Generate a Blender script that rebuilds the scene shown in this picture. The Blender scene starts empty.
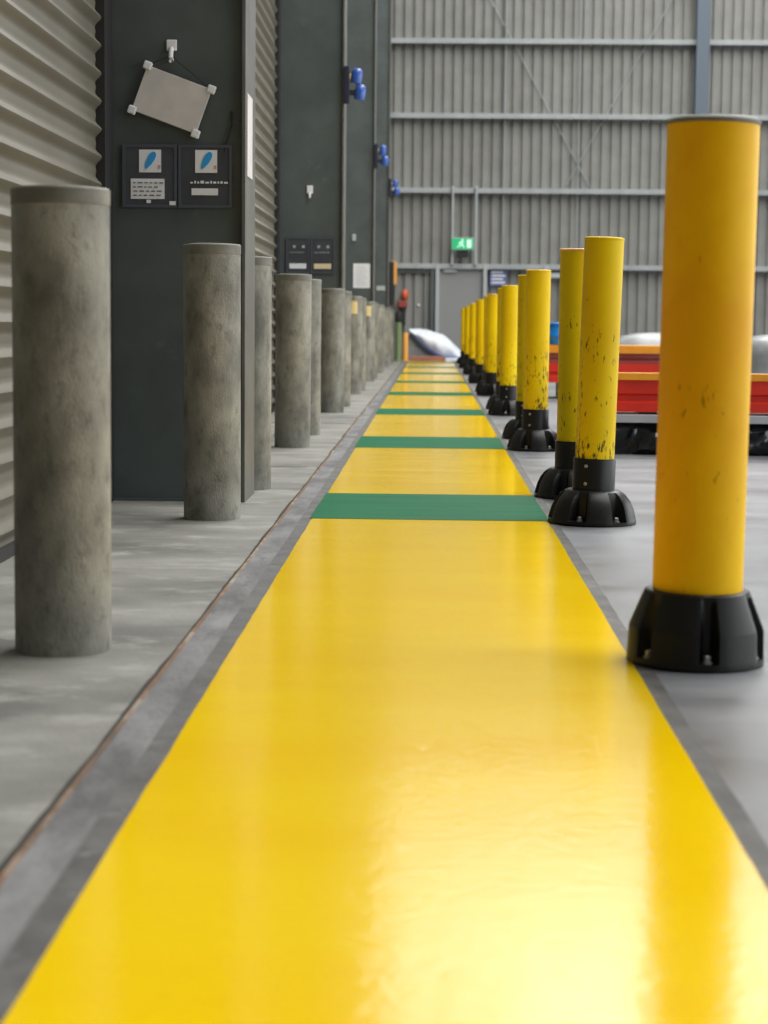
import bpy, bmesh, math, random
from mathutils import Vector, Matrix
random.seed(7)
C = bpy.context.scene.collection
PI = math.pi

# ------------------------------------------------------------------ helpers
def lin(c):
    c = c / 255.0
    return c / 12.92 if c <= 0.04045 else ((c + 0.055) / 1.055) ** 2.4
def rgb(r, g, b): return (lin(r), lin(g), lin(b), 1.0)

def add_box(bm, x0, x1, y0, y1, z0, z1):
    v = [bm.verts.new(p) for p in ((x0,y0,z0),(x1,y0,z0),(x1,y1,z0),(x0,y1,z0),(x0,y0,z1),(x1,y0,z1),(x1,y1,z1),(x0,y1,z1))]
    for q in ((0,3,2,1),(4,5,6,7),(0,1,5,4),(1,2,6,5),(2,3,7,6),(3,0,4,7)):
        bm.faces.new([v[i] for i in q])
def bx(*a):
    bm = bmesh.new(); add_box(bm, *a); return bm
def add_lathe(bm, prof, n=48, cx=0, cy=0, rf=None):
    """prof: list of (r, z); rf(theta, i) scales the radius"""
    rings = []
    for i, (r, z) in enumerate(prof):
        ring = []
        for k in range(n):
            t = 2*PI*k/n
            rr = rf(t, i, r) if rf else r
            ring.append(bm.verts.new((cx + rr*math.cos(t), cy + rr*math.sin(t), z)))
        rings.append(ring)
    for a, b in zip(rings, rings[1:]):
        for k in range(n):
            bm.faces.new((a[k], a[(k+1) % n], b[(k+1) % n], b[k]))
    bm.faces.new(list(reversed(rings[0]))); bm.faces.new(rings[-1])
def lathe(prof, n=48, rf=None):
    bm = bmesh.new(); add_lathe(bm, prof, n, rf=rf); return bm
def add_tube(bm, pts, r, n=10):
    pts = [Vector(p) for p in pts]; rings = []
    for i, p in enumerate(pts):
        d = (pts[min(i+1, len(pts)-1)] - pts[max(i-1, 0)]).normalized()
        a = d.orthogonal().normalized(); b = d.cross(a)
        if rings:
            pass
        rings.append([bm.verts.new(p + r*(a*math.cos(2*PI*k/n) + b*math.sin(2*PI*k/n))) for k in range(n)])
    for a, b in zip(rings, rings[1:]):
        for k in range(n):
            bm.faces.new((a[k], a[(k+1) % n], b[(k+1) % n], b[k]))
    bm.faces.new(list(reversed(rings[0]))); bm.faces.new(rings[-1])
def tube(pts, r, n=10):
    bm = bmesh.new(); add_tube(bm, pts, r, n); return bm
def obj(name, bm, m, parent=None, smooth=None, bevel=None):
    if bevel:
        bmesh.ops.bevel(bm, geom=list(bm.edges), offset=bevel, segments=2, affect='EDGES', profile=0.6, clamp_overlap=True)
    bmesh.ops.recalc_face_normals(bm, faces=list(bm.faces))
    me = bpy.data.meshes.new(name); bm.to_mesh(me); bm.free()
    me.materials.append(m)
    if smooth is not None:
        for p in me.polygons: p.use_smooth = True
        me.set_sharp_from_angle(angle=math.radians(smooth))
    o = bpy.data.objects.new(name, me); C.objects.link(o)
    if parent: o.parent = parent
    return o
def tag(o, label, cat, group=None):
    o['label'] = label; o['category'] = cat
    if group: o['group'] = group
    return o
def thing(name, label, cat, loc=(0,0,0), group=None, rotz=0):
    o = bpy.data.objects.new(name, None); C.objects.link(o)
    o.empty_display_size = .1
    o.location = loc; o.rotation_euler = (0,0,rotz)
    return tag(o, label, cat, group)
def struct(name, bm, m, parent=None, smooth=None, bevel=None):
    o = obj(name, bm, m, parent, smooth, bevel)
    if not parent: o['kind'] = 'structure'
    return o
KIDS = {}
def kids(o): return [c for c in C.objects if c.parent == o]
def dup(root, loc, rotz=0, label=None, group=None, skip=()):
    r = root.copy(); C.objects.link(r); r.location = loc; r.rotation_euler = (0,0,rotz)
    if label: r['label'] = label
    if group: r['group'] = group
    for ch in kids(root):
        if ch.name.split('.')[0] in skip: continue
        c = ch.copy(); C.objects.link(c); c.parent = r
        for g in kids(ch):
            if g.name.split('.')[0] in skip: continue
            d = g.copy(); C.objects.link(d); d.parent = c
    return r

# ------------------------------------------------------------------ materials
def mat(name, col, rough=.6, metal=0, spec=.5, coat=0, var=None, vscale=4, vdetail=6, vstretch=(1,1,1), bump=0, bscale=80, bdetail=4, emit=None,
        var2=None, v2scale=30, v2pos=(.55,.7), rvar=0):
    m = bpy.data.materials.new(name); m.use_nodes = True
    nt = m.node_tree; N = nt.nodes; L = nt.links
    b = N['Principled BSDF']
    b.inputs['Base Color'].default_value = col
    b.inputs['Roughness'].default_value = rough
    b.inputs['Metallic'].default_value = metal
    b.inputs['Specular IOR Level'].default_value = spec
    b.inputs['Coat Weight'].default_value = coat
    tc = N.new('ShaderNodeTexCoord'); mp = N.new('ShaderNodeMapping'); mp.inputs['Scale'].default_value = vstretch
    L.new(tc.outputs['Object'], mp.inputs['Vector'])
    oi = N.new('ShaderNodeObjectInfo')
    ml = N.new('ShaderNodeMath'); ml.operation = 'MULTIPLY'; ml.inputs[1].default_value = 37.0
    L.new(oi.outputs['Random'], ml.inputs[0])
    def noise(scale, detail, rgh=.6):
        n = N.new('ShaderNodeTexNoise'); n.noise_dimensions = '4D'
        n.inputs['Scale'].default_value = scale; n.inputs['Detail'].default_value = detail; n.inputs['Roughness'].default_value = rgh
        L.new(mp.outputs['Vector'], n.inputs['Vector']); L.new(ml.outputs[0], n.inputs['W'])
        return n
    cur = None
    if var is not None:
        n = noise(vscale, vdetail)
        r = N.new('ShaderNodeValToRGB'); r.color_ramp.elements[0].position = .36; r.color_ramp.elements[1].position = .64
        r.color_ramp.elements[0].color = var; r.color_ramp.elements[1].color = col
        L.new(n.outputs['Fac'], r.inputs['Fac']); cur = r.outputs['Color']
        if rvar:
            mr = N.new('ShaderNodeMapRange'); mr.inputs['To Min'].default_value = rough - rvar; mr.inputs['To Max'].default_value = rough + rvar
            mr.inputs['From Min'].default_value = .3; mr.inputs['From Max'].default_value = .7
            L.new(n.outputs['Fac'], mr.inputs['Value']); L.new(mr.outputs['Result'], b.inputs['Roughness'])
    if var2 is not None:
        n = noise(v2scale, 8, .7)
        mr = N.new('ShaderNodeMapRange'); mr.inputs['From Min'].default_value = v2pos[0]; mr.inputs['From Max'].default_value = v2pos[1]
        L.new(n.outputs['Fac'], mr.inputs['Value'])
        mx = N.new('ShaderNodeMix'); mx.data_type = 'RGBA'
        L.new(mr.outputs['Result'], mx.inputs['Factor'])
        if cur: L.new(cur, mx.inputs[6])
        else: mx.inputs[6].default_value = col
        mx.inputs[7].default_value = var2
        cur = mx.outputs[2]
    if cur: L.new(cur, b.inputs['Base Color'])
    if bump:
        n = noise(bscale, bdetail)
        bp = N.new('ShaderNodeBump'); bp.inputs['Strength'].default_value = bump; bp.inputs['Distance'].default_value = .01
        L.new(n.outputs['Fac'], bp.inputs['Height']); L.new(bp.outputs['Normal'], b.inputs['Normal'])
    if emit:
        b.inputs['Emission Color'].default_value = col; b.inputs['Emission Strength'].default_value = emit
    m['bsdf'] = 1
    return m

M = {}
M['slab'] = mat('floor_concrete', rgb(134,136,140), .42, spec=.3, var=rgb(86,87,90), vscale=1.3, vdetail=12, vstretch=(.8,1.6,1), bump=.04, bscale=60, var2=rgb(96,97,100), v2scale=7, v2pos=(.58,.78), rvar=.12)
M['apron'] = mat('apron_concrete', rgb(136,135,128), .72, var=rgb(92,91,86), vscale=1.8, vdetail=12, bump=.25, bscale=70, var2=rgb(166,165,160), v2scale=3.0, v2pos=(.52,.74), vstretch=(.9,1.4,1))
M['channel'] = mat('channel_concrete', rgb(124,124,124), .7, var=rgb(78,78,79), vscale=7, vdetail=12, bump=.25, var2=rgb(64,63,64), v2scale=11, v2pos=(.56,.70), vstretch=(1,.4,1))
M['seal'] = mat('sealed_dark_concrete', rgb(96,94,91), .7, var=rgb(68,67,66), vscale=9, bump=.2, var2=rgb(120,118,114), v2scale=14, v2pos=(.58,.68))
M['rust'] = mat('rusty_steel', rgb(128,92,62), .8, var=rgb(84,70,58), vscale=6, var2=rgb(150,140,126), v2scale=3, v2pos=(.52,.62), vstretch=(1,.6,1))
M['groove'] = mat('joint_groove', rgb(70,67,63), .95, spec=.1)
M['yellow'] = mat('yellow_floor_paint', rgb(240,201,0), .125, spec=.28, var=rgb(238,194,0), vscale=2.2, vdetail=5, vstretch=(.6,1.6,1), bump=.085, bscale=60, bdetail=2.5, rvar=.02)
M['green'] = mat('green_floor_paint', rgb(10,100,64), .6, spec=.08, var=rgb(6,86,54), vscale=5, vstretch=(.5,3,1), bump=.06)
M['shutter'] = mat('shutter_steel', rgb(112,108,97), .45, var=rgb(100,97,87), vscale=2, var2=rgb(98,92,80), v2scale=5, v2pos=(.6,.75))
M['column'] = mat('column_paint', rgb(80,88,87), .5, var=rgb(66,73,73), vscale=2.5, vdetail=8, var2=rgb(96,102,100), v2scale=6, v2pos=(.62,.74))
M['flange'] = mat('flange_paint', rgb(98,98,94), .5, var=rgb(80,80,77), vscale=4)
M['dark'] = mat('dark_rubber', rgb(30,31,31), .7)
M['steel'] = mat('weathered_steel', rgb(150,149,139), .6, metal=.1, var=rgb(96,95,88), vscale=7, vdetail=15, bump=.3, bscale=140, var2=rgb(70,69,63), v2scale=26, v2pos=(.52,.76), vstretch=(1,1,.6))
M['steelcap'] = mat('steel_cap', rgb(128,127,118), .6, metal=.1, var=rgb(96,95,88), vscale=8)
M['cladding'] = mat('grey_cladding', rgb(134,134,130), .55, var=rgb(120,120,116), vscale=1.5)
M['girt'] = mat('girt_steel', rgb(160,165,166), .5, var=rgb(142,148,149), vscale=3)
M['wallcol'] = mat('blue_grey_steel', rgb(88,100,112), .5)
M['doorp'] = mat('grey_door_paint', rgb(132,133,132), .5)
M['frame'] = mat('pale_frame_paint', rgb(165,170,172), .5)
M['plate'] = mat('off_white_board', rgb(205,200,198), .6, var=rgb(190,186,184), vscale=8)
M['white'] = mat('white_paper', rgb(222,222,226), .7)
M['tan'] = mat('tan_paper', rgb(214,196,160), .7)
M['pocket'] = mat('clear_pocket', rgb(66,70,76), .25, var=rgb(58,62,66), vscale=7, vdetail=3)
M['pocketrim'] = mat('pocket_rim', rgb(72,76,86), .3)
M['blue'] = mat('bright_blue', rgb(40,150,215), .5)
M['ink'] = mat('ink', rgb(60,60,66), .7)
M['redink'] = mat('pinkish_ink', rgb(200,150,145), .7)
M['lampblue'] = mat('deep_blue_plastic', rgb(48,84,160), .3)
M['navy'] = mat('navy_plastic', rgb(28,32,54), .5)
M['cream'] = mat('cream_plastic', rgb(210,190,130), .5)
M['base'] = mat('black_rubber', rgb(19,19,19), .42, spec=.3, var=rgb(13,13,13), vscale=10, bump=.06, bscale=90, var2=rgb(62,60,56), v2scale=16, v2pos=(.64,.74))
M['bolt'] = mat('bolt_steel', rgb(150,150,146), .4, metal=.6)
M['orangecap'] = mat('orange_cap', rgb(226,170,90), .5)
M['glow'] = mat('sign_green', rgb(30,170,110), .4, emit=.30)
M['glowwhite'] = mat('sign_white', rgb(200,245,220), .4, emit=.32)
M['red'] = mat('red_steel_paint', rgb(216,42,16), .45, var=rgb(190,32,14), vscale=3)
M['darkred'] = mat('dark_red_steel_paint', rgb(132,44,40), .5, var=rgb(150,84,80), vscale=3, vstretch=(.4,1,1))
M['orange'] = mat('orange_steel_paint', rgb(240,164,30), .45, var=rgb(222,140,30), vscale=4)
M['palegrey'] = mat('pale_grey_board', rgb(176,178,180), .6, var=rgb(160,162,164), vscale=4)
M['film'] = mat('black_film', rgb(12,12,14), .16, var=rgb(20,21,24), vscale=8)
M['shrink'] = mat('clear_shrink_wrap', rgb(146,149,150), .35, var=rgb(124,127,128), vscale=5)
M['sheet'] = mat('white_sheet', rgb(226,230,236), .5, var=rgb(204,210,220), vscale=7)
M['bluestripe'] = mat('blue_stripe', rgb(124,142,196), .5)
M['loadgrey'] = mat('grey_load', rgb(140,142,140), .5, var=rgb(122,124,122), vscale=6)
M['timber'] = mat('red_brown_timber', rgb(168,112,88), .7, var=rgb(150,96,76), vscale=5)
M['bluedrum'] = mat('blue_drum', rgb(16,120,205), .4)
M['postgreen'] = mat('green_post', rgb(112,132,92), .5)
M['postorange'] = mat('orange_post', rgb(222,158,70), .5)
M['redorange'] = mat('orange_red_enamel', rgb(200,92,52), .5)
M['redbrown'] = mat('brown_red_enamel', rgb(140,60,50), .6)
M['skylight'] = mat('translucent_sheet', (.95,.97,1,1), .5, emit=2.1)
M['signblue'] = mat('sign_blue', rgb(90,104,150), .5)

def pole_mat(name, col, col2, dirt, zlo, zhi, amount):
    """painted pole: faded patches plus dark scuffs, mostly on the lower half"""
    m = mat(name, col, .5, spec=.16, var=col2, vscale=3.5, vdetail=5, vstretch=(1,1,.6))
    nt = m.node_tree; N = nt.nodes; L = nt.links; b = N['Principled BSDF']
    base = b.inputs['Base Color'].links[0].from_socket
    tc = N.new('ShaderNodeTexCoord'); oi = N.new('ShaderNodeObjectInfo')
    ml = N.new('ShaderNodeMath'); ml.operation = 'MULTIPLY'; ml.inputs[1].default_value = 91
    L.new(oi.outputs['Random'], ml.inputs[0])
    mp = N.new('ShaderNodeMapping'); mp.inputs['Scale'].default_value = (1.3,1.3,.4); mp.inputs['Rotation'].default_value = (.25,.3,0)
    L.new(tc.outputs['Object'], mp.inputs['Vector'])
    n = N.new('ShaderNodeTexNoise'); n.noise_dimensions = '4D'; n.inputs['Scale'].default_value = 62; n.inputs['Detail'].default_value = 5; n.inputs['Roughness'].default_value = .65
    L.new(mp.outputs[0], n.inputs['Vector']); L.new(ml.outputs[0], n.inputs['W'])
    n2 = N.new('ShaderNodeTexNoise'); n2.noise_dimensions = '4D'; n2.inputs['Scale'].default_value = 7; n2.inputs['Detail'].default_value = 2
    L.new(tc.outputs['Object'], n2.inputs['Vector']); L.new(ml.outputs[0], n2.inputs['W'])
    sx = N.new('ShaderNodeSeparateXYZ'); L.new(tc.outputs['Object'], sx.inputs[0])
    zr = N.new('ShaderNodeMapRange'); zr.inputs['From Min'].default_value = zlo; zr.inputs['From Max'].default_value = zhi
    zr.inputs['To Min'].default_value = amount; zr.inputs['To Max'].default_value = 0
    L.new(sx.outputs['Z'], zr.inputs['Value'])
    a1 = N.new('ShaderNodeMath'); a1.operation = 'MULTIPLY_ADD'; a1.inputs[1].default_value = .45   # n2*.45 + n
    L.new(n2.outputs['Fac'], a1.inputs[0]); L.new(n.outputs['Fac'], a1.inputs[2])
    a2 = N.new('ShaderNodeMath'); a2.operation = 'ADD'; L.new(a1.outputs[0], a2.inputs[0]); L.new(zr.outputs['Result'], a2.inputs[1])
    th = N.new('ShaderNodeMapRange'); th.inputs['From Min'].default_value = .93; th.inputs['From Max'].default_value = .99
    L.new(a2.outputs[0], th.inputs['Value'])
    mx = N.new('ShaderNodeMix'); mx.data_type = 'RGBA'; L.new(th.outputs['Result'], mx.inputs['Factor'])
    L.new(base, mx.inputs[6]); mx.inputs[7].default_value = dirt
    L.new(mx.outputs[2], b.inputs['Base Color'])
    return m
M['pole'] = pole_mat('scuffed_yellow_paint', rgb(230,198,4), rgb(218,180,3), rgb(92,78,34), .25, 1.1, .165)
M['bigpole'] = pole_mat('faded_amber_paint', rgb(250,200,1), rgb(236,172,1), rgb(176,124,10), .2, 1.3, .075)

# ------------------------------------------------------------------ setting: ground
WALLX = -1.34          # face of the roller shutters
FAR = 42.0
struct('floor', bx(-.566, 14, -2.5, FAR+.3, -.12, 0), M['slab'])
struct('floor_apron', bx(-3.0, -.582, -2.5, FAR+.3, -.12, 0), M['apron'])['kind'] = 'structure'

def ribbon(x0, x1, y0, y1, z, j0, j1, step=.06, thick=.0016):
    """thin painted band whose long edges wander a little, as brushed paint does"""
    bm = bmesh.new(); n = max(2, int((y1-y0)/step)); top = []
    s0 = s1 = 0
    for i in range(n+1):
        y = y0 + (y1-y0)*i/n
        s0 = .7*s0 + random.uniform(-j0, j0); s1 = .7*s1 + random.uniform(-j1, j1)
        top.append((x0+s0, x1+s1, y))
    vt = [(bm.verts.new((a,y,z)), bm.verts.new((b,y,z)), bm.verts.new((a,y,z-thick)), bm.verts.new((b,y,z-thick))) for a,b,y in top]
    for p, q in zip(vt, vt[1:]):
        bm.faces.new((p[0],p[1],q[1],q[0])); bm.faces.new((p[2],q[2],q[3],p[3]))
        bm.faces.new((p[0],q[0],q[2],p[2])); bm.faces.new((p[1],p[3],q[3],q[1]))
    bm.faces.new(vt[0][:2] + (vt[0][3], vt[0][2])); bm.faces.new((vt[-1][1], vt[-1][0], vt[-1][2], vt[-1][3]))
    return bm
struct('trim_1', ribbon(-.566, -.44, -2.4, 39.7, .0018, 0, 0, 1.0), M['channel'])
struct('trim_2', ribbon(-.492, -.44, -2.4, 39.7, .0030, .0015, 0, .06), M['seal'])
struct('trim_3', ribbon(.44, .496, -2.4, 39.7, .0018, 0, .0015, .06), M['seal'])
struct('trim_4', ribbon(-.574, -.564, -2.4, 39.7, .0035, .0006, .0006, .08, .05), M['rust'])
struct('trim_5', ribbon(-.583, -.574, -2.4, 39.7, .0012, .0025, .0005, .08, .05), M['groove'])
struct('walkway', ribbon(-.449, .458, -2.4, 39.5, .0042, .0009, .0009, .05), M['yellow'])
BANDS = [(7.27,8.37),(11.53,12.70),(15.83,16.94),(20.25,21.2),(24.6,25.42),(29.0,29.9),(33.3,34.2),(37.5,38.3)]
for a, b in BANDS:
    struct('floor_marking', ribbon(-.457, .462, a, b, .0056, .002, .002, .05), M['green'])
# saw-cut joints across the apron, one beside each pair of bollards
for i, y in enumerate((9.95, 14.4, 18.7, 23.1, 27.4, 31.8)):
    struct('trim_%d' % (7+i), bx(-1.40, -.645, y, y+.012, -.01, .0008), M['groove'])

# ------------------------------------------------------------------ setting: left wall of shutters and columns
struct('wall_left', bx(-1.95, -1.52, -2.5, FAR+.3, 0, 18), M['column'])
COLY = [7.97, 16.75, 25.65, 34.35]
def shutter(n, y0, y1, ztop):
    bm = bmesh.new(); pitch = .111; k = 10
    prof = []
    for i in range(int(ztop/pitch)*k + 1):
        z = i*pitch/k; u = (i % k)/k
        # rounded bulging slat with a tight valley under it
        d = .012*math.cos(2*PI*u) + .006*math.cos(4*PI*u)
        prof.append((WALLX - .018 + d, max(0, z - .03)))
    A = [bm.verts.new((x, y0, z)) for x, z in prof]; B = [bm.verts.new((x, y1, z)) for x, z in prof]
    Ab = [bm.verts.new((WALLX-.06, y0, z)) for x, z in prof]; Bb = [bm.verts.new((WALLX-.06, y1, z)) for x, z in prof]
    for i in range(len(prof)-1):
        bm.faces.new((A[i], B[i], B[i+1], A[i+1])); bm.faces.new((Ab[i], Ab[i+1], Bb[i+1], Bb[i]))
        bm.faces.new((A[i], A[i+1], Ab[i+1], Ab[i])); bm.faces.new((B[i], Bb[i], Bb[i+1], B[i+1]))
    o = struct('door_%d' % n, bm, M['shutter'], smooth=40)
    obj('bottom_rail', bx(WALLX-.05, WALLX+.012, y0, y1, .0, .03), M['dark'], o)
    obj('shutter_guide', bx(WALLX-.07, WALLX+.012, y1-.13, y1+.05, 0, ztop), M['dark'], o)
    return o
edges = [-2.3] + [c+.47 for c in COLY]
for i, c in enumerate(COLY):
    shutter(i+1, edges[i], c-.07, 8.0)
struct('wall_left_pier', bx(-1.5, -1.3, COLY[-1]+.47, FAR, 0, 16.0), M['column'])

col_labels = ['dark grey steel column carrying the tilted white board', 'dark grey steel column with white and tan labels, second of the row',
              'dark grey steel column with a white notice sheet on its face', 'dark grey steel column last of the row, nearest the back wall']
for i, c in enumerate(COLY):
    t = thing('steel_column', col_labels[i], 'column', (0, c, 0), 'steel columns between the roller shutters'); t['kind'] = 'structure'
    obj('web', bx(-1.385, -.787, 0, .03, 0, 15), M['column'], t)
    obj('flange', bx(-.790, -.774, -.035, .40, 0, 15), M['flange'], t, bevel=.003)
    obj('flange', bx(-1.390, -1.374, -.035, .40, 0, 15), M['flange'], t)
    obj('base_plate', bx(-1.385, -.78, -.02, .38, 0, .01), M['column'], t)

# ------------------------------------------------------------------ back wall
def corrugated(x0, x1, z0, z1, y):
    bm = bmesh.new(); p = .215; pts = []
    x = x0
    while x < x1:
        for dx, dy in ((0,0),(.135,0),(.150,.065),(.200,.065)):
            if x+dx < x1: pts.append((x+dx, y+dy))
        x += p
    pts.append((x1, y))
    A = [bm.verts.new((a,b,z0)) for a,b in pts]; B = [bm.verts.new((a,b,z1)) for a,b in pts]
    A2 = [bm.verts.new((a,y+.2,z0)) for a,b in pts]; B2 = [bm.verts.new((a,y+.2,z1)) for a,b in pts]
    for i in range(len(pts)-1):
        bm.faces.new((A[i],A[i+1],B[i+1],B[i])); bm.faces.new((A2[i],B2[i],B2[i+1],A2[i+1]))
        bm.faces.new((A[i],A2[i],A2[i+1],A[i+1])); bm.faces.new((B[i],B[i+1],B2[i+1],B2[i]))
    bm.faces.new((A[0],B[0],B2[0],A2[0])); bm.faces.new((A[-1],A2[-1],B2[-1],B[-1]))
    return bm
wb = struct('wall_back', corrugated(-1.5, 14, 0, 12.0, FAR), M['cladding'])
obj('upper_cladding', bx(-1.5, 14, FAR+.02, FAR+.2, 17.4, 18.0), M['cladding'], wb)
for a, b in ((-1.5,-1.35),(5.35,6.25),(12.6,14)):
    obj('upper_cladding', bx(a, b, FAR+.02, FAR+.2, 12.0, 17.4), M['cladding'], wb)
struct('window_1', bx(-1.35, 5.35, FAR+.06, FAR+.10, 12.0, 17.4), M['skylight'])
struct('window_2', bx(6.25, 12.6, FAR+.06, FAR+.10, 12.0, 17.4), M['skylight'])
for z in (2.075, 3.71, 5.31, 6.90, 8.5, 10.1, 11.9):
    g = bmesh.new()
    add_box(g, -1.3, 14, FAR-.20, FAR-.005, z-.0, z+.012)       # a C-shaped purlin: top, lip and face
    add_box(g, -1.3, 14, FAR-.20, FAR-.188, z-.085, z)
    add_box(g, -1.3, 14, FAR-.20, FAR-.155, z-.097, z-.085)
    obj('girt', g, M['girt'], wb)
for x in (1.55, 3.15, 7.4, 9.1):
    obj('sag_rod', tube([(x, FAR-.1, 2.07), (x, FAR-.1, 10)], .012, 6), M['girt'], wb)
for x0, x1 in ((.9, 3.4), (5.4, 2.9)):
    obj('brace_rod', tube([(x0, FAR-.06, 8.3), (x1, FAR-.06, 3.8)], .011, 6), M['girt'], wb)
pc = bmesh.new()
add_box(pc, 5.62, 5.90, FAR-.36, FAR-.34, 0, 15.6); add_box(pc, 5.745, 5.775, FAR-.34, FAR-.03, 0, 15.6); add_box(pc, 5.62, 5.90, FAR-.03, FAR-.01, 0, 15.6)
obj('wall_column', pc, M['wallcol'], wb)

# exit door in the back wall
d = struct('door_5', bx(.17, 1.13, FAR-.10, FAR-.05, .01, 2.0), M['doorp'], bevel=.004)
fr = bmesh.new(); add_box(fr, .09, .17, FAR-.22, FAR-.02, 0, 2.06); add_box(fr, 1.13, 1.21, FAR-.22, FAR-.02, 0, 2.06); add_box(fr, .17, 1.13, FAR-.16, FAR-.02, 2.0, 2.06)
obj('door_frame', fr, M['frame'], d)
obj('door_closer', bx(.26, .54, FAR-.16, FAR-.10, 1.90, 1.96), M['frame'], d, bevel=.008)
obj('door_handle', tube([(1.05, FAR-.15, 1.0), (.92, FAR-.15, 1.0)], .012), M['bolt'], d)
# panel beside the door, set in its own frame
p = struct('door_6', corrugated(-.80, .04, .01, 1.92, FAR-.07), M['cladding'])
f2 = bmesh.new(); add_box(f2, -.02, .06, FAR-.20, FAR-.075, 0, 1.95); add_box(f2, -.82, .06, FAR-.14, FAR-.075, 1.88, 1.95)
obj('door_frame', f2, M['column'], p)
obj('latch', lathe([(.0,0),(.028,0),(.03,.02),(.018,.04),(0.001,.045)], 16), M['white'], p)
kids(p)[-1].location = (-.28, FAR-.08, 1.18); kids(p)[-1].rotation_euler = (PI/2, 0, 0)
# second low rail to the right of the door
struct('trim_20', bx(2.56, 3.1, FAR-.20, FAR-.14, 1.80, 1.90), M['frame'])
struct('trim_21', bx(2.45, 2.56, FAR-.24, FAR-.08, 0, 2.06), M['frame'])

# exit sign with a running figure, hung below conduits
t = thing('exit_sign', 'green lit running man exit sign above the grey door', 'exit sign', (.665, FAR-.30, 2.375))
obj('housing', bx(-.245, .245, -.05, .028, 0, .27), M['frame'], t, bevel=.01)
obj('panel', bx(-.23, .23, -.056, -.049, .015, .255), M['glow'], t)
pic = bmesh.new()
y0, y1 = -.060, -.055
def limb(x0, z0, x1, z1, w):
    d_ = Vector((x1-x0, 0, z1-z0)); nrm = Vector((-d_.z, 0, d_.x)).normalized()*w/2
    pts = [Vector((x0,0,z0))+nrm, Vector((x0,0,z0))-nrm, Vector((x1,0,z1))-nrm, Vector((x1,0,z1))+nrm]
    a = [pic.verts.new((q.x, y0, q.z)) for q in pts]; b = [pic.verts.new((q.x, y1, q.z)) for q in pts]
    pic.faces.new(a); pic.faces.new(list(reversed(b)))
    for i in range(4): pic.faces.new((a[i], b[i], b[(i+1)%4], a[(i+1)%4]))
limb(-.02,.185,-.035,.115,.045); limb(-.03,.12,.03,.09,.028); limb(.03,.09,.02,.045,.024); limb(-.04,.12,-.075,.075,.026); limb(-.075,.075,-.12,.07,.022)
limb(-.02,.18,.035,.155,.02); limb(-.02,.18,-.07,.165,.02); limb(-.07,.165,-.085,.13,.018)
add_lathe(pic, [(.001,0),(.022,0),(.022,.001),(.001,.001)], 4)
bmesh.ops.delete(pic, geom=[v for v in pic.verts if abs(v.co.z) < .002], context='VERTS')
hd = [pic.verts.new((-.005+.022*math.cos(2*PI*k/14), y0, .215+.022*math.sin(2*PI*k/14))) for k in range(14)]
hb = [pic.verts.new((v.co.x, y1, v.co.z)) for v in hd]
pic.faces.new(hd); pic.faces.new(list(reversed(hb)))
for k in range(14): pic.faces.new((hd[k], hb[k], hb[(k+1)%14], hd[(k+1)%14]))
add_box(pic, .09, .19, y0, y1, .05, .225)
obj('running_figure', pic, M['glowwhite'], t)
obj('mounting_box', bx(-.13, .13, -.02, .028, -.16, 0), M['dark'], t, bevel=.01)
for x in (.44, .95):
    cd = bmesh.new(); add_tube(cd, [(x, FAR-.24, 2.07), (x, FAR-.24, 3.76)], .026, 10)
    for z in (2.066, 3.70): add_box(cd, x-.04, x+.04, FAR-.25, FAR-.205, z, z+.03)
    tag(obj('conduit', cd, M['frame'], smooth=40), 'pale vertical conduit on the %s side of the exit sign' % ('left' if x < .6 else 'right'), 'conduit', 'conduits beside the exit sign')
# notice board
t = thing('notice_board', 'small blue and white notice on the back wall beside the grey door', 'notice', (1.46, FAR-.10, 1.62))
obj('panel', bx(-.18, .18, -.012, .012, 0, .34), M['signblue'], t)
ln = bmesh.new()
for k in range(4): add_box(ln, -.15, .15-.05*(k % 2), -.018, -.010, .05+.075*k, .085+.075*k)
obj('text_lines', ln, M['white'], t)

# ------------------------------------------------------------------ things on the columns
# column 1 : clip, tilted board, document pockets
cy = COLY[0]
t = thing('wall_hook', 'small white hook on the dark column above the tilted board', 'hook', (-1.083, cy, 1.835))
hb_ = bmesh.new(); add_box(hb_, -.021, .021, -.014, 0, .03, .075); obj('plate', hb_, M['white'], t, bevel=.004)
obj('hook_curl', tube([(0,-.012,.04),(0,-.03,.02),(0,-.034,0),(0,-.025,-.012),(0,-.012,-.006)], .010, 8), M['white'], t, smooth=50)
t = thing('whiteboard', 'tilted blank white board hanging from a hook on the dark column', 'board', (-1.081, cy-.02, 1.665))
ang = -math.radians(20)
def rot(x, z): return (x*math.cos(ang)-z*math.sin(ang), x*math.sin(ang)+z*math.cos(ang))
bd = bx(-.142, .142, -.010, .008, -.097, .097)
o = obj('board', bd, M['plate'], t, bevel=.003); o.rotation_euler = (0, -ang, 0)
for sx in (-1,1):
    for sz in (-1,1):
        X, Z = rot(sx*.140, sz*.096)
        cbm = bmesh.new(); add_box(cbm, -.017, .017, -.016, .012, -.017, .017)
        o = obj('corner_pad', cbm, M['white'], t, bevel=.006); o.location = (X, 0, Z); o.rotation_euler = (0, -ang, 0)
xa, za = rot(-.14, .096); xb, zb = rot(.14, .096)
obj('string', tube([(xa,-.004,za), (-.002,-.012,.178), (xb,-.004,zb)], .0022, 6), M['dark'], t)

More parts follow.
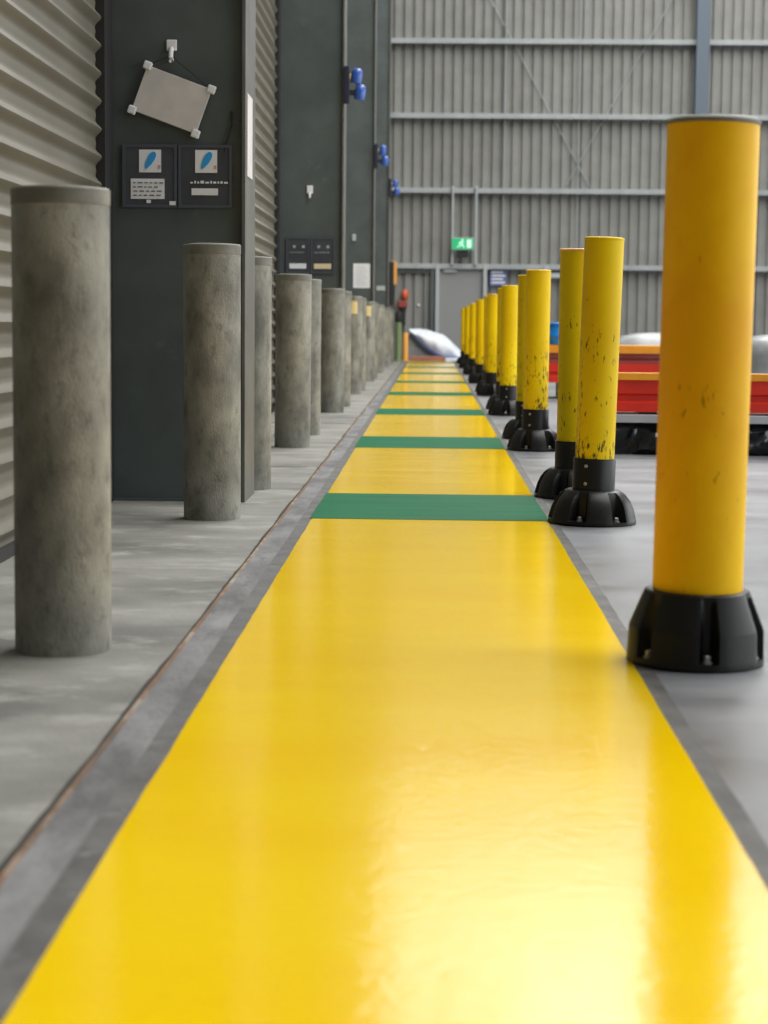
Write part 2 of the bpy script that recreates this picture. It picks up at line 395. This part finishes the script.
def doc_pocket(x0, x1, z0, z1, y, label, kind):
    w, hh = x1-x0, z1-z0
    t = thing('document_pocket', label, 'document holder', (x0, y, z0), 'plastic document pockets on the columns')
    obj('pouch', bx(0, w, -.012, 0, 0, hh), M['pocket'], t, bevel=.002)
    rim = bmesh.new(); e = .012
    add_box(rim, 0, w, -.016, -.010, 0, e); add_box(rim, 0, w, -.016, -.010, hh-e, hh); add_box(rim, 0, e, -.016, -.010, e, hh-e); add_box(rim, w-e, w, -.016, -.010, e, hh-e)
    obj('rim', rim, M['pocketrim'], t)
    if kind in (0, 1):
        s = obj('sticker', bx(.07, .161, -.0145, -.011, hh-.115, hh-.022), M['white'], t)
        # a blue leaf-like drop leaning across the white square
        bl = bmesh.new(); q = []
        for k in range(20):
            a = 2*PI*k/20; u, v = .040*math.cos(a), .014*math.sin(a)*(1+.35*math.cos(a))
            q.append((.116+u*math.cos(1.05)-v*math.sin(1.05), hh-.066+u*math.sin(1.05)+v*math.cos(1.05)))
        A = [bl.verts.new((x,-.0175,z)) for x,z in q]; B = [bl.verts.new((x,-.0140,z)) for x,z in q]
        bl.faces.new(A); bl.faces.new(list(reversed(B)))
        for k in range(20): bl.faces.new((A[k],B[k],B[(k+1)%20],A[(k+1)%20]))
        obj('blue_emblem', bl, M['blue'], s)
        obj('red_mark', bx(.150, .159, -.0165, -.014, hh-.10, hh-.085), M['redink'], s)
    if kind == 0:
        pp = obj('paper_slip', bx(.035, .175, -.0145, -.011, .035, .118), M['white'], t)
        tl = bmesh.new()
        for k in range(4):
            xx = .045
            while xx < .155:
                l = random.uniform(.008,.022); add_box(tl, xx, xx+l, -.0165, -.0140, .048+.017*k, .052+.017*k); xx += l+.008
        obj('text_lines', tl, M['ink'], pp)
        obj('tab', bx(.10, .118, -.0145, -.011, .018, .032), M['white'], t)
        obj('tab', bx(.196, .222, -.0175, -.012, .010, .026), M['white'], t)
    elif kind == 1:
        tl = bmesh.new(); xx = .05
        while xx < .20:
            l = random.uniform(.006,.016); add_box(tl, xx, xx+l, -.0165, -.0110, .100, .106+random.uniform(0,.006)); xx += l+.006
        obj('text_lines', tl, M['white'], t)
        obj('paper_slip', bx(.055, .165, -.0145, -.011, .052, .080), M['white'], t)
    else:
        for xx in (.06, .14):
            obj('sticker', bx(xx, xx+.022, -.0145, -.011, hh-.09, hh-.068), M['palegrey'], t)
        tl = bmesh.new(); xx = .03
        while xx < w-.05:
            l = random.uniform(.008,.02); add_box(tl, xx, xx+l, -.0165, -.0110, hh-.132, hh-.126); xx += l+.006
        obj('text_lines', tl, M['palegrey'], t)
        obj('paper_slip', bx(.03, w-.03, -.0145, -.011, .04, .085), M['white'] if kind == 2 else M['tan'], t)
doc_pocket(-1.288, -1.060, 1.225, 1.484, cy, 'dark plastic pocket with a blue and white sticker over a large white slip', 0)
doc_pocket(-1.055, -.832, 1.225, 1.484, cy, 'dark plastic pocket with a blue and white sticker over a line of small text', 1)
tag(obj('loose_cable', tube([(-.835,cy-.006,1.62),(-.832,cy-.012,1.57),(-.845,cy-.014,1.52),(-.862,cy-.010,1.478),(-.866,cy-.008,1.44)], .004, 6), M['dark']),
    'short black cable hanging on the dark column beside the tilted board', 'cable')
tag(obj('label_strip', bx(-.777, -.771, cy+.02, cy+.24, 1.36, 1.70), M['plate']), 'long pale label strip on the edge of the column with the tilted board', 'label')
# column 2
cy = COLY[1]
t = thing('wall_hook', 'small white hook on the second dark column above the white and tan labels', 'hook', (-1.07, cy, 1.86))
obj('plate', bx(-.026, .026, -.014, 0, .02, .09), M['white'], t, bevel=.004)
obj('hook_curl', tube([(0,-.012,.03),(0,-.03,.01),(0,-.03,-.01),(0,-.012,-.012)], .010, 8), M['white'], t, smooth=50)
doc_pocket(-1.275, -1.068, 1.19, 1.50, cy, 'dark plastic pocket with a white slip on the second dark column', 2)
doc_pocket(-1.06, -.850, 1.19, 1.50, cy, 'dark plastic pocket with a tan slip on the second dark column', 3)
# column 3
cy = COLY[2]
t = thing('notice_sheet', 'white notice sheet taped to the third dark column', 'notice', (-1.05, cy, 1.235))
obj('sheet', bx(0, .225, -.008, 0, 0, .325), M['white'], t)
tl = bmesh.new()
for k in range(9): add_box(tl, .03, .19-.02*(k % 3), -.0105, -.006, .04+.03*k, .046+.03*k)
obj('text_lines', tl, M['palegrey'], t)
tag(obj('magnet_clip', bx(-1.07, -1.02, cy-.02, cy, 1.86, 1.95), M['palegrey'], bevel=.006), 'small pale clip on the third dark column above the notice sheet', 'clip')
cy = COLY[3]
tag(obj('column_label', bx(-.985, -.83, cy-.01, cy, 1.36, 1.44), M['palegrey']), 'small pale label low on the last dark column', 'label')
tag(obj('wall_box', bx(-.95, -.70, cy+.9, cy+1.15, 1.1, 1.9), M['dark'], bevel=.01), 'black box on the wall just before the back corner', 'box')

# blue signal lamps on the column flanges
def signal(cy, z, label):
    t = thing('signal_lamp', label, 'signal lamp', (-.774, cy, z), 'blue signal lamps on the column edges')
    obj('bracket', bx(-.004, .045, -.03, .03, -.17, .15), M['navy'], t, bevel=.008)
    for k, (x, zz) in enumerate(((.075,.065),(.105,-.075))):
        arm = obj('lamp_arm', bx(.03, x, -.018, .018, zz-.022, zz+.022), M['cream'] if k == 0 else M['dark'], t)
        prof = [(.001,-.07),(.045,-.062),(.05,-.03),(.05,.02),(.044,.05),(.025,.066),(.001,.07)]
        b = obj('lamp_body', lathe(prof, 24), M['lampblue'], t, smooth=50); b.location = (x+.03, 0, zz)
        b.rotation_euler = (0, .12, 0)
    return t
s0 = signal(COLY[1]-.035, 2.82, 'pair of blue signal lamps on the edge of the second dark column')
dup(s0, (-.774, COLY[2]-.035, 2.99), 0, 'pair of blue signal lamps on the edge of the third dark column')
dup(s0, (-.774, COLY[3]-.035, 3.19), 0, 'pair of blue signal lamps on the edge of the last dark column')

# ------------------------------------------------------------------ grey steel bollards, left
H = 1.041; R = .1095
def post_bm(h, r):
    return lathe([(r,0),(r,h-.012),(r-.003,h-.010)], 64)
where = ['under the near half of the roller shutter, nearest of the row']
def place_txt(i, far): return '%s end of the %s green band' % ('far' if far else 'near', ['first','second','third','fourth','fifth','sixth','seventh','eighth'][i])
sb = thing('steel_bollard', 'largest bare grey steel bollard, in front of the pale roller shutter', 'bollard', (-.836, 4.30, 0), 'bare grey steel bollards along the shutters')
obj('post', post_bm(H, R), M['steel'], sb, smooth=40)
obj('cap', lathe([(R-.002,H-.034),(R+.0012,H-.031),(R+.0015,H+.002),(R-.002,H+.006),(R-.03,H+.009)], 64), M['steelcap'], sb, smooth=40)
LB = [(7.28,8.62),(11.59,12.89),(16.20,17.42),(20.5,21.7),(25.2,26.4),(29.5,30.7),(33.8,35.1),(37.9,None)]
for i, pr in enumerate(LB):
    for far, y in enumerate(pr):
        if y is None: continue
        o = dup(sb, ((-.829 if i == 0 else -.845) + .004*((i*3+far*5) % 4 - 1.5), y, 0), random.uniform(0, 6), 'bare grey steel bollard beside the ' + place_txt(i, far))
        o.rotation_euler = (random.uniform(-.004,.004), random.uniform(-.004,.004), random.uniform(0, 6))
        if (i, far) in ((3,0),(4,0)):
            s = bmesh.new(); n = 8
            for k in range(n+1):
                pass
            A = [];
            for k in range(n+1):
                a = -PI/2 - .55 + 1.1*k/n
                A.append([s.verts.new((rr*math.cos(a), rr*math.sin(a), z)) for rr, z in ((R+.0005,.86),(R+.002,.86),(R+.002,.99),(R+.0005,.99))])
            for p_, q_ in zip(A, A[1:]):
                for j in range(4): s.faces.new((p_[j], q_[j], q_[(j+1)%4], p_[(j+1)%4]))
            s.faces.new(A[0]); s.faces.new(list(reversed(A[-1])))
            st = obj('sticker', s, M['cream'], o); st.rotation_euler = (0,0,-o.rotation_euler.z)
            st['label'] = 'faded yellow sticker'

# ------------------------------------------------------------------ yellow bollards, right
def base_bm(prof, nn, half, floor_r, zfl, phase):
    """rubber foot: lobes round a core with a bolt recess between each two"""
    N = 144
    zs = [p[1] for p in prof]
    def rf(t, i, r):
        z = prof[i][1]
        k = (t - phase) % (2*PI/nn); k = min(k, 2*PI/nn - k)
        s = max(0, min(1, (k - half)/.07)); s = s*s*(3-2*s)
        if z > zfl and r > floor_r: return floor_r + (r-floor_r)*s
        return r
    return lathe(prof, N, rf)
BG = 'yellow bollards along the walkway'
# the large one in front
big = thing('yellow_bollard', 'large amber yellow bollard with black base, nearest of the row', 'bollard', (.604, 4.25, 0), BG)
big.rotation_euler = (0, .009, .0)
r1 = .1005
obj('pole', lathe([(r1,.10),(r1,1.192)], 72), M['bigpole'], big, smooth=40)
obj('cap', lathe([(r1-.002,1.190),(r1+.003,1.193),(r1+.003,1.200),(r1-.004,1.206),(r1-.05,1.208)], 72), M['steelcap'], big, smooth=40)
prof = [(.148,0),(.153,.004),(.153,.018),(.1525,.020),(.1505,.079),(.1485,.086),(.121,.154),(.117,.163),(.112,.166),(.101,.166)]
PH = -PI/2 + .06
b = obj('base', base_bm(prof, 6, .085, .116, .019, PH), M['base'], big, smooth=35)
bolt_me = lathe([(.013,0),(.013,.004),(.009,.005),(.009,.016),(.006,.018)], 6)
b0 = obj('bolt', bolt_me, M['bolt'], b, smooth=30)
def bolts(base, r, z, n, phase, src):
    for k in range(n):
        a = phase + 2*PI*k/n
        o = src if k == 0 and src.parent == base else src.copy()
        if o is not src: C.objects.link(o)
        o.parent = base; o.location = (r*math.cos(a), r*math.sin(a), z)
bolts(b, .134, .019, 6, PH, b0)

# the slimmer ones with a collar
yb = thing('yellow_bollard', 'scuffed yellow bollard beside the near end of the first green band', 'bollard', (.626, 7.27, 0), BG)
r2 = .0745; H2 = 1.083
obj('pole', lathe([(r2,.15),(r2,H2-.006)], 56), M['pole'], yb, smooth=40)
obj('cap', lathe([(r2-.002,H2-.008),(r2+.0015,H2-.006),(r2+.0015,H2),(r2-.006,H2+.003)], 56), M['pole'], yb, smooth=40)
cl = obj('collar', lathe([(.081,.10),(.081,.248),(.080,.250),(.0752,.250)], 56), M['base'], yb, smooth=40)
sc = obj('screw', lathe([(.007,0),(.007,.003),(.005,.005)], 10), M['bolt'], cl)
k_ = 0
for a in (-2.05, -2.05+PI):
    for z in (.155, .222):
        o = sc if k_ == 0 else sc.copy()
        if k_: C.objects.link(o)
        k_ += 1; o.parent = cl; o.location = (.081*math.cos(a), .081*math.sin(a), z); o.rotation_euler = (0, PI/2, a)
prof = [(.162,0),(.168,.004),(.169,.016),(.168,.018),(.164,.035),(.156,.062),(.143,.090),(.126,.112),(.108,.125),(.098,.130),(.079,.131)]
P2 = -PI/2 + .62
b = obj('base', base_bm(prof, 6, .15, .112, .017, P2), M['base'], yb, smooth=35)
b1 = b0.copy(); C.objects.link(b1); b1.parent = b
bolts(b, .140, .017, 6, P2, b1)
RB = [(None,8.37),(11.53,12.73),(16.05,17.2),(20.5,21.6),(24.8,25.9),(29.1,30.2),(33.4,34.5),(37.6,None)]
for i, pr in enumerate(RB):
    for far, y in enumerate(pr):
        if y is None: continue
        skip = () if i < 3 else ('bolt','screw')
        o = dup(yb, (.626 + min(.046, .0042*(y-7.3)) + .003*((i*5+far*3) % 5 - 2), y, 0), 0,
                'scuffed yellow bollard beside the ' + place_txt(i, far), skip=skip)
        o.rotation_euler = (random.uniform(-.006,.006), random.uniform(-.006,.008), random.choice((0, PI/3, -PI/3, .25)))
        if (i, far) in ((0,1),(3,0)):
            for ch in kids(o):
                if ch.name.startswith('cap'):
                    me = ch.data.copy(); me.materials[0] = M['orangecap']; ch.data = me; ch.scale = (1.05,1.05,1)
                    ch['label'] = 'pale orange cap'
            o['label'] = 'yellow bollard with a pale orange cap beside the ' + place_txt(i, far)

yb.rotation_euler = (0, .024, 0)
# ------------------------------------------------------------------ steel stacks on the right
def beam(name, x0, x1, y0, y1, z0, z1, m, label, group, groove=True):
    bm = bmesh.new(); h = z1-z0
    # a rolled box section: two flutes run along the face
    pr = [(0,0),(0,.30),(.018,.36),(.018,.52),(0,.58),(0,1)] if groove else [(0,0),(0,1)]
    pts = [(y0+a, z0+h*b) for a, b in pr] + [(y1-a, z0+h*b) for a, b in reversed(pr)]
    A = [bm.verts.new((x0,y,z)) for y,z in pts]; B = [bm.verts.new((x1,y,z)) for y,z in pts]
    bm.faces.new(A); bm.faces.new(list(reversed(B)))
    n = len(pts)
    for i in range(n): bm.faces.new((A[i], B[i], B[(i+1)%n], A[(i+1)%n]))
    return tag(obj(name, bm, m), label, 'beam', group)
G1 = 'rack beams stacked on the black bundle'; G2 = 'rack beams in the farther stack'
# black wrapped bundle
bm = bmesh.new(); nx, ny = 120, 14
rows = []
prof = [(0,.0),(-.02,.03),(-.035,.07),(-.03,.11),(-.01,.145),(.03,.186)]
for i in range(nx+1):
    x = 1.03 + 2.8*i/nx; row = []
    for j, (dy, z) in enumerate(prof):
        w = .026*math.sin(9*x+5*j) + .02*math.sin(23*x-7*j+1) + .012*random.uniform(-1,1)
        row.append(bm.verts.new((x, 11.24+dy+(w if 0 < j < 5 else 0), max(0, z + (.010*math.sin(13*x+3*j) if 0<j<5 else 0)))))
    row.append(bm.verts.new((x, 11.90, .186))); row.append(bm.verts.new((x, 11.95, .1))); row.append(bm.verts.new((x, 11.93, 0)))
    rows.append(row)
for a, b_ in zip(rows, rows[1:]):
    for j in range(len(a)-1): bm.faces.new((a[j], b_[j], b_[j+1], a[j+1]))
    bm.faces.new((a[-1], b_[-1], b_[0], a[0]))
bm.faces.new(rows[0]); bm.faces.new(list(reversed(rows[-1])))
tag(obj('wrapped_bundle', bm, M['film'], smooth=60), 'low bundle in crinkled glossy black plastic under the pale grey board', 'bundle')
tag(obj('grey_board', bx(1.04, 3.85, 11.22, 11.90, .188, .236), M['palegrey'], bevel=.004), 'pale grey board lying between the black bundle and the red beams', 'board')
for x in (1.25, 2.25, 3.25):
    tag(obj('timber_bearer', bx(x, x+.09, 11.28, 11.88, .237, .249), M['dark']), 'dark bearer between the grey board and the red beams', 'bearer', 'bearers under the red beams')
beam('rack_beam', 1.05, 3.9, 11.26, 11.39, .250, .438, M['red'], 'bright red fluted beam at the front of the nearer stack', G1)
beam('rack_beam', 1.05, 3.9, 11.43, 11.56, .250, .438, M['red'], 'bright red fluted beam behind the front one in the nearer stack', G1)
beam('rack_beam', 1.05, 3.9, 11.25, 11.38, .439, .480, M['orange'], 'flat orange bar lying along the front of the nearer red stack', G1, False)
# the farther stack
for x in (1.35, 2.0, 2.7):
    tag(obj('timber_bearer', bx(x, x+.1, 19.75, 20.5, 0, .169), M['dark']), 'dark block on the floor under the farther red stack', 'bearer', 'blocks under the farther red stack')
beam('rack_beam', 1.20, 2.98, 19.75, 20.0, .17, .365, M['red'], 'red fluted beam at the bottom front of the farther stack', G2)
beam('rack_beam', 1.20, 2.98, 20.1, 20.5, .17, .365, M['red'], 'red beam at the bottom back of the farther stack', G2)
beam('rack_beam', 1.20, 2.98, 19.8, 20.2, .366, .475, M['darkred'], 'dull dark red beam in the middle of the farther stack', G2)
beam('rack_beam', 1.20, 2.98, 19.78, 20.5, .476, .556, M['orange'], 'wide orange beam on top of the farther red stack', G2, False)
t = thing('blue_drum', 'small blue plastic drum standing on the farther red stack', 'drum', (1.325, 19.97, .557))
obj('body', lathe([(.105,0),(.115,.006),(.118,.08),(.121,.085),(.121,.10),(.118,.105),(.118,.18),(.112,.20)], 32), M['bluedrum'], t, smooth=40)
obj('lid', lathe([(.118,.2),(.124,.203),(.124,.225),(.118,.23),(.04,.232)], 32), M['bluedrum'], t, smooth=40)
def heap(name, x0, x1, y0, y1, z0, ztop, m, label, cat, sharp=2.6, seed=1):
    """a shrink-wrapped load: bulging sides and an arched, creased top"""
    rnd = random.Random(seed); bm = bmesh.new(); n = 40; prof = []
    ph = [rnd.uniform(0,6) for _ in range(4)]
    rings = []
    for zi, (s, zz) in enumerate(((1,0),(1.02,.2),(1.02,.45),(.98,.66),(.88,.82),(.68,.93),(.4,.985),(.12,1))):
        ring = []
        for k in range(n):
            a = 2*PI*k/n; c_, s_ = math.cos(a), math.sin(a)
            e = (abs(c_)**4 + abs(s_)**4)**-.25
            w = 1 + .018*math.sin(9*a+ph[0]+2*zi) + .012*math.sin(17*a+ph[1]-zi)
            ring.append(bm.verts.new(((x0+x1)/2 + (x1-x0)/2*e*c_*s*w, (y0+y1)/2 + (y1-y0)/2*e*s_*s*w, z0 + (ztop-z0)*zz)))
        rings.append(ring)
    for a_, b_ in zip(rings, rings[1:]):
        for k in range(n): bm.faces.new((a_[k], a_[(k+1)%n], b_[(k+1)%n], b_[k]))
    bm.faces.new(list(reversed(rings[0]))); bm.faces.new(rings[-1])
    return tag(obj(name, bm, m, smooth=50), label, cat)
heap('wrapped_load', 1.95, 3.2, 21.2, 22.2, 0, .69, M['shrink'], 'pale shrink wrapped load behind the farther red stack', 'wrapped load', seed=2)
t = thing('wrapped_pallet', 'grey shrink wrapped load with a whitish base at the right edge', 'wrapped load', (0,0,0))
hp = heap('load', 3.05, 4.3, 18.6, 19.6, .31, .70, M['shrink'], 'x', 'x', seed=5); hp.parent = t
for k in ('label','category'): del hp[k]
obj('pallet_base', bx(3.03, 4.3, 18.58, 19.6, .18, .31), M['palegrey'], t, bevel=.01)
for x in (3.07, 3.6, 4.15):
    obj('runner', bx(x, x+.12, 18.6, 19.6, 0, .18), M['dark'], t)

# ------------------------------------------------------------------ end of the walkway
tag(obj('timber_sleeper', bx(-.42, .30, 39.85, 40.02, 0, .10), M['timber'], bevel=.012), 'low red brown timber across the far end of the walkway', 'timber')
tag(obj('white_plank', bx(.31, .72, 39.80, 40.0, 0, .07), M['sheet'], bevel=.01), 'short white plank at the far end of the walkway under the sheeted load', 'plank')
# sheeted load: grey body, white sheet sliding off to the right, blue stripe along its hem
t = thing('sheeted_load', 'white plastic sheet with a blue hem draped over a grey load by the exit door', 'covered load', (0, 40.4, 0))
obj('load', bx(-.58, .12, .10, .75, 0, .55), M['loadgrey'], t, bevel=.03)
bm = bmesh.new(); n = 30
def poly(P, u):
    t_ = u*(len(P)-1); k = min(int(t_), len(P)-2); a = t_-k
    return tuple(P[k][q]*(1-a) + P[k+1][q]*a for q in (0,1))
HEM = [(-.42,.57),(-.29,.42),(-.17,.30),(-.03,.20),(.106,.115),(.30,.06),(.48,.05),(.64,.045)]
CREST = [(-.47,.675),(-.25,.66),(-.05,.645),(.12,.60),(.26,.54),(.40,.44),(.56,.29),(.70,.14)]
def hem(u): return poly(HEM, u)
def crest(u): return poly(CREST, u)
rows = []
for i in range(n+1):
    u = i/n; (xh, zh), (xc, zc) = hem(u), crest(u)
    zc = max(zc, zh+.04)
    row = []
    for j in range(9):
        v = j/8
        bul = .16*math.sin(PI*v)**.8 * (.5+.8*math.sin(PI*min(1,u+.12))) + .014*math.sin(21*u+6*v)
        row.append(bm.verts.new((xh+(xc-xh)*v, .04 - bul + .10*v, zh+(zc-zh)*v + .010*math.sin(15*u+3*j))))
    row.append(bm.verts.new((xc+.02, .45, max(.03, zc-.02)))); row.append(bm.verts.new((xh+.05, .62, max(.02, zh*.6))))
    rows.append(row)
for a, b_ in zip(rows, rows[1:]):
    m_ = len(a)
    for j in range(m_): bm.faces.new((a[j], b_[j], b_[(j+1)%m_], a[(j+1)%m_]))
bm.faces.new(rows[0]); bm.faces.new(list(reversed(rows[-1])))
obj('sheet', bm, M['sheet'], t, smooth=70)
bm = bmesh.new(); A = []
for i in range(n+1):
    u = i/n; x, z = hem(u)
    A.append([bm.verts.new(q) for q in ((x-.015, -.02, z-.015), (x-.015, .05, z-.015), (x+.02, .05, z+.035), (x+.02, -.06, z+.03))])
for a, b_ in zip(A, A[1:]):
    for j in range(4): bm.faces.new((a[j], b_[j], b_[(j+1)%4], a[(j+1)%4]))
bm.faces.new(A[0]); bm.faces.new(list(reversed(A[-1])))
obj('blue_hem', bm, M['bluestripe'], t, smooth=60)

# green post, orange post and red fitting in the corner
t = thing('green_post', 'slim green post with a dark cap in the far left corner', 'post', (-.665, 39.2, 0))
obj('post', lathe([(.10,0),(.10,.02),(.062,.03),(.062,.80)], 24), M['postgreen'], t, smooth=40)
obj('cap', lathe([(.064,.80),(.07,.81),(.07,.98),(.05,1.02)], 24), M['dark'], t, smooth=40)
t = thing('orange_post', 'short orange post beside the green post in the far corner', 'post', (-.525, 39.5, 0))
obj('post', lathe([(.055,0),(.055,.56),(.045,.585)], 24), M['postorange'], t, smooth=40)
obj('foot', lathe([(.09,0),(.09,.015),(.056,.02)], 24), M['postorange'], t)
t = thing('fire_bell', 'orange red round fitting on a dark bracket above the orange post', 'wall fitting', (-.58, FAR-.12, 1.24))
b = obj('gong', lathe([(.02,0),(.078,0),(.082,.02),(.07,.07),(.04,.10),(.001,.11)], 32), M['redorange'], t, smooth=40); b.rotation_euler = (PI/2,0,0); b.location = (.0,-.05,.16); b.scale = (1,1.5,1)
obj('body', bx(-.15, .06, -.12, .06, -.12, .04), M['redbrown'], t, bevel=.03)
obj('stem', tube([(-.03,-.05,-.12),(-.03,-.05,-.5)], .05, 12), M['dark'], t, smooth=40)
t = thing('corner_post', 'orange painted guard strip high in the far left corner', 'guard', (-.845, FAR-.34, 1.62))
obj('strip', bx(-.03, .09, -.05, .05, 0, .50), M['postorange'], t, bevel=.01)
obj('bracket', bx(-.02, .06, .05, .10, .15, .35), M['dark'], t)

# ------------------------------------------------------------------ light
w = bpy.data.worlds.new('daylight'); bpy.context.scene.world = w; w.use_nodes = True
bg = w.node_tree.nodes['Background']; bg.inputs[0].default_value = (.93, .97, 1.0, 1); bg.inputs[1].default_value = .16
def area(name, loc, sx, sy, power, rot_, col=(1,1,1)):
    l = bpy.data.lights.new(name, 'AREA'); l.shape = 'RECTANGLE'; l.size = sx; l.size_y = sy; l.energy = power; l.color = col
    o = bpy.data.objects.new(name, l); C.objects.link(o); o.location = loc; o.rotation_euler = rot_; return o
area('roof_skylight', (4.5, 22, 17.5), 5, 38, 4600, (0,0,0), (1,.99,.96))
area('roof_skylight', (11.5, 20, 17.5), 4, 40, 4400, (0,math.radians(20),0), (1,.99,.96))
area('dock_opening', (14, 10, 3.5), 6, 34, 1900, (0,math.radians(90),0), (.97,.99,1))

# ------------------------------------------------------------------ camera
cam = bpy.data.cameras.new('camera'); co = bpy.data.objects.new('camera', cam); C.objects.link(co)
f = 1900.0; vx, vy, roll = 431.0, 325.0, .012
dv = Vector((vx-384, 512-vy, -f)).normalized()
zv = Vector((roll, 1, 0)); zv = (zv - zv.dot(dv)*dv).normalized(); xv = dv.cross(zv)
co.matrix_world = Matrix((( *xv, 0), ( *dv, 0), ( *zv, .75), (0,0,0,1)))
cam.sensor_fit = 'VERTICAL'; cam.sensor_height = 24; cam.lens = f/1024*24
cam.clip_start = .05; cam.clip_end = 200
cam.dof.use_dof = True; cam.dof.focus_distance = 7.6; cam.dof.aperture_fstop = 3.0
sc_ = bpy.context.scene
sc_.camera = co
vs = sc_.view_settings
sc_.display_settings.display_device = 'sRGB'
vs.view_transform = 'Standard'; vs.look = 'None'; vs.gamma = 1; vs.use_curve_mapping = False; vs.exposure = 0.2
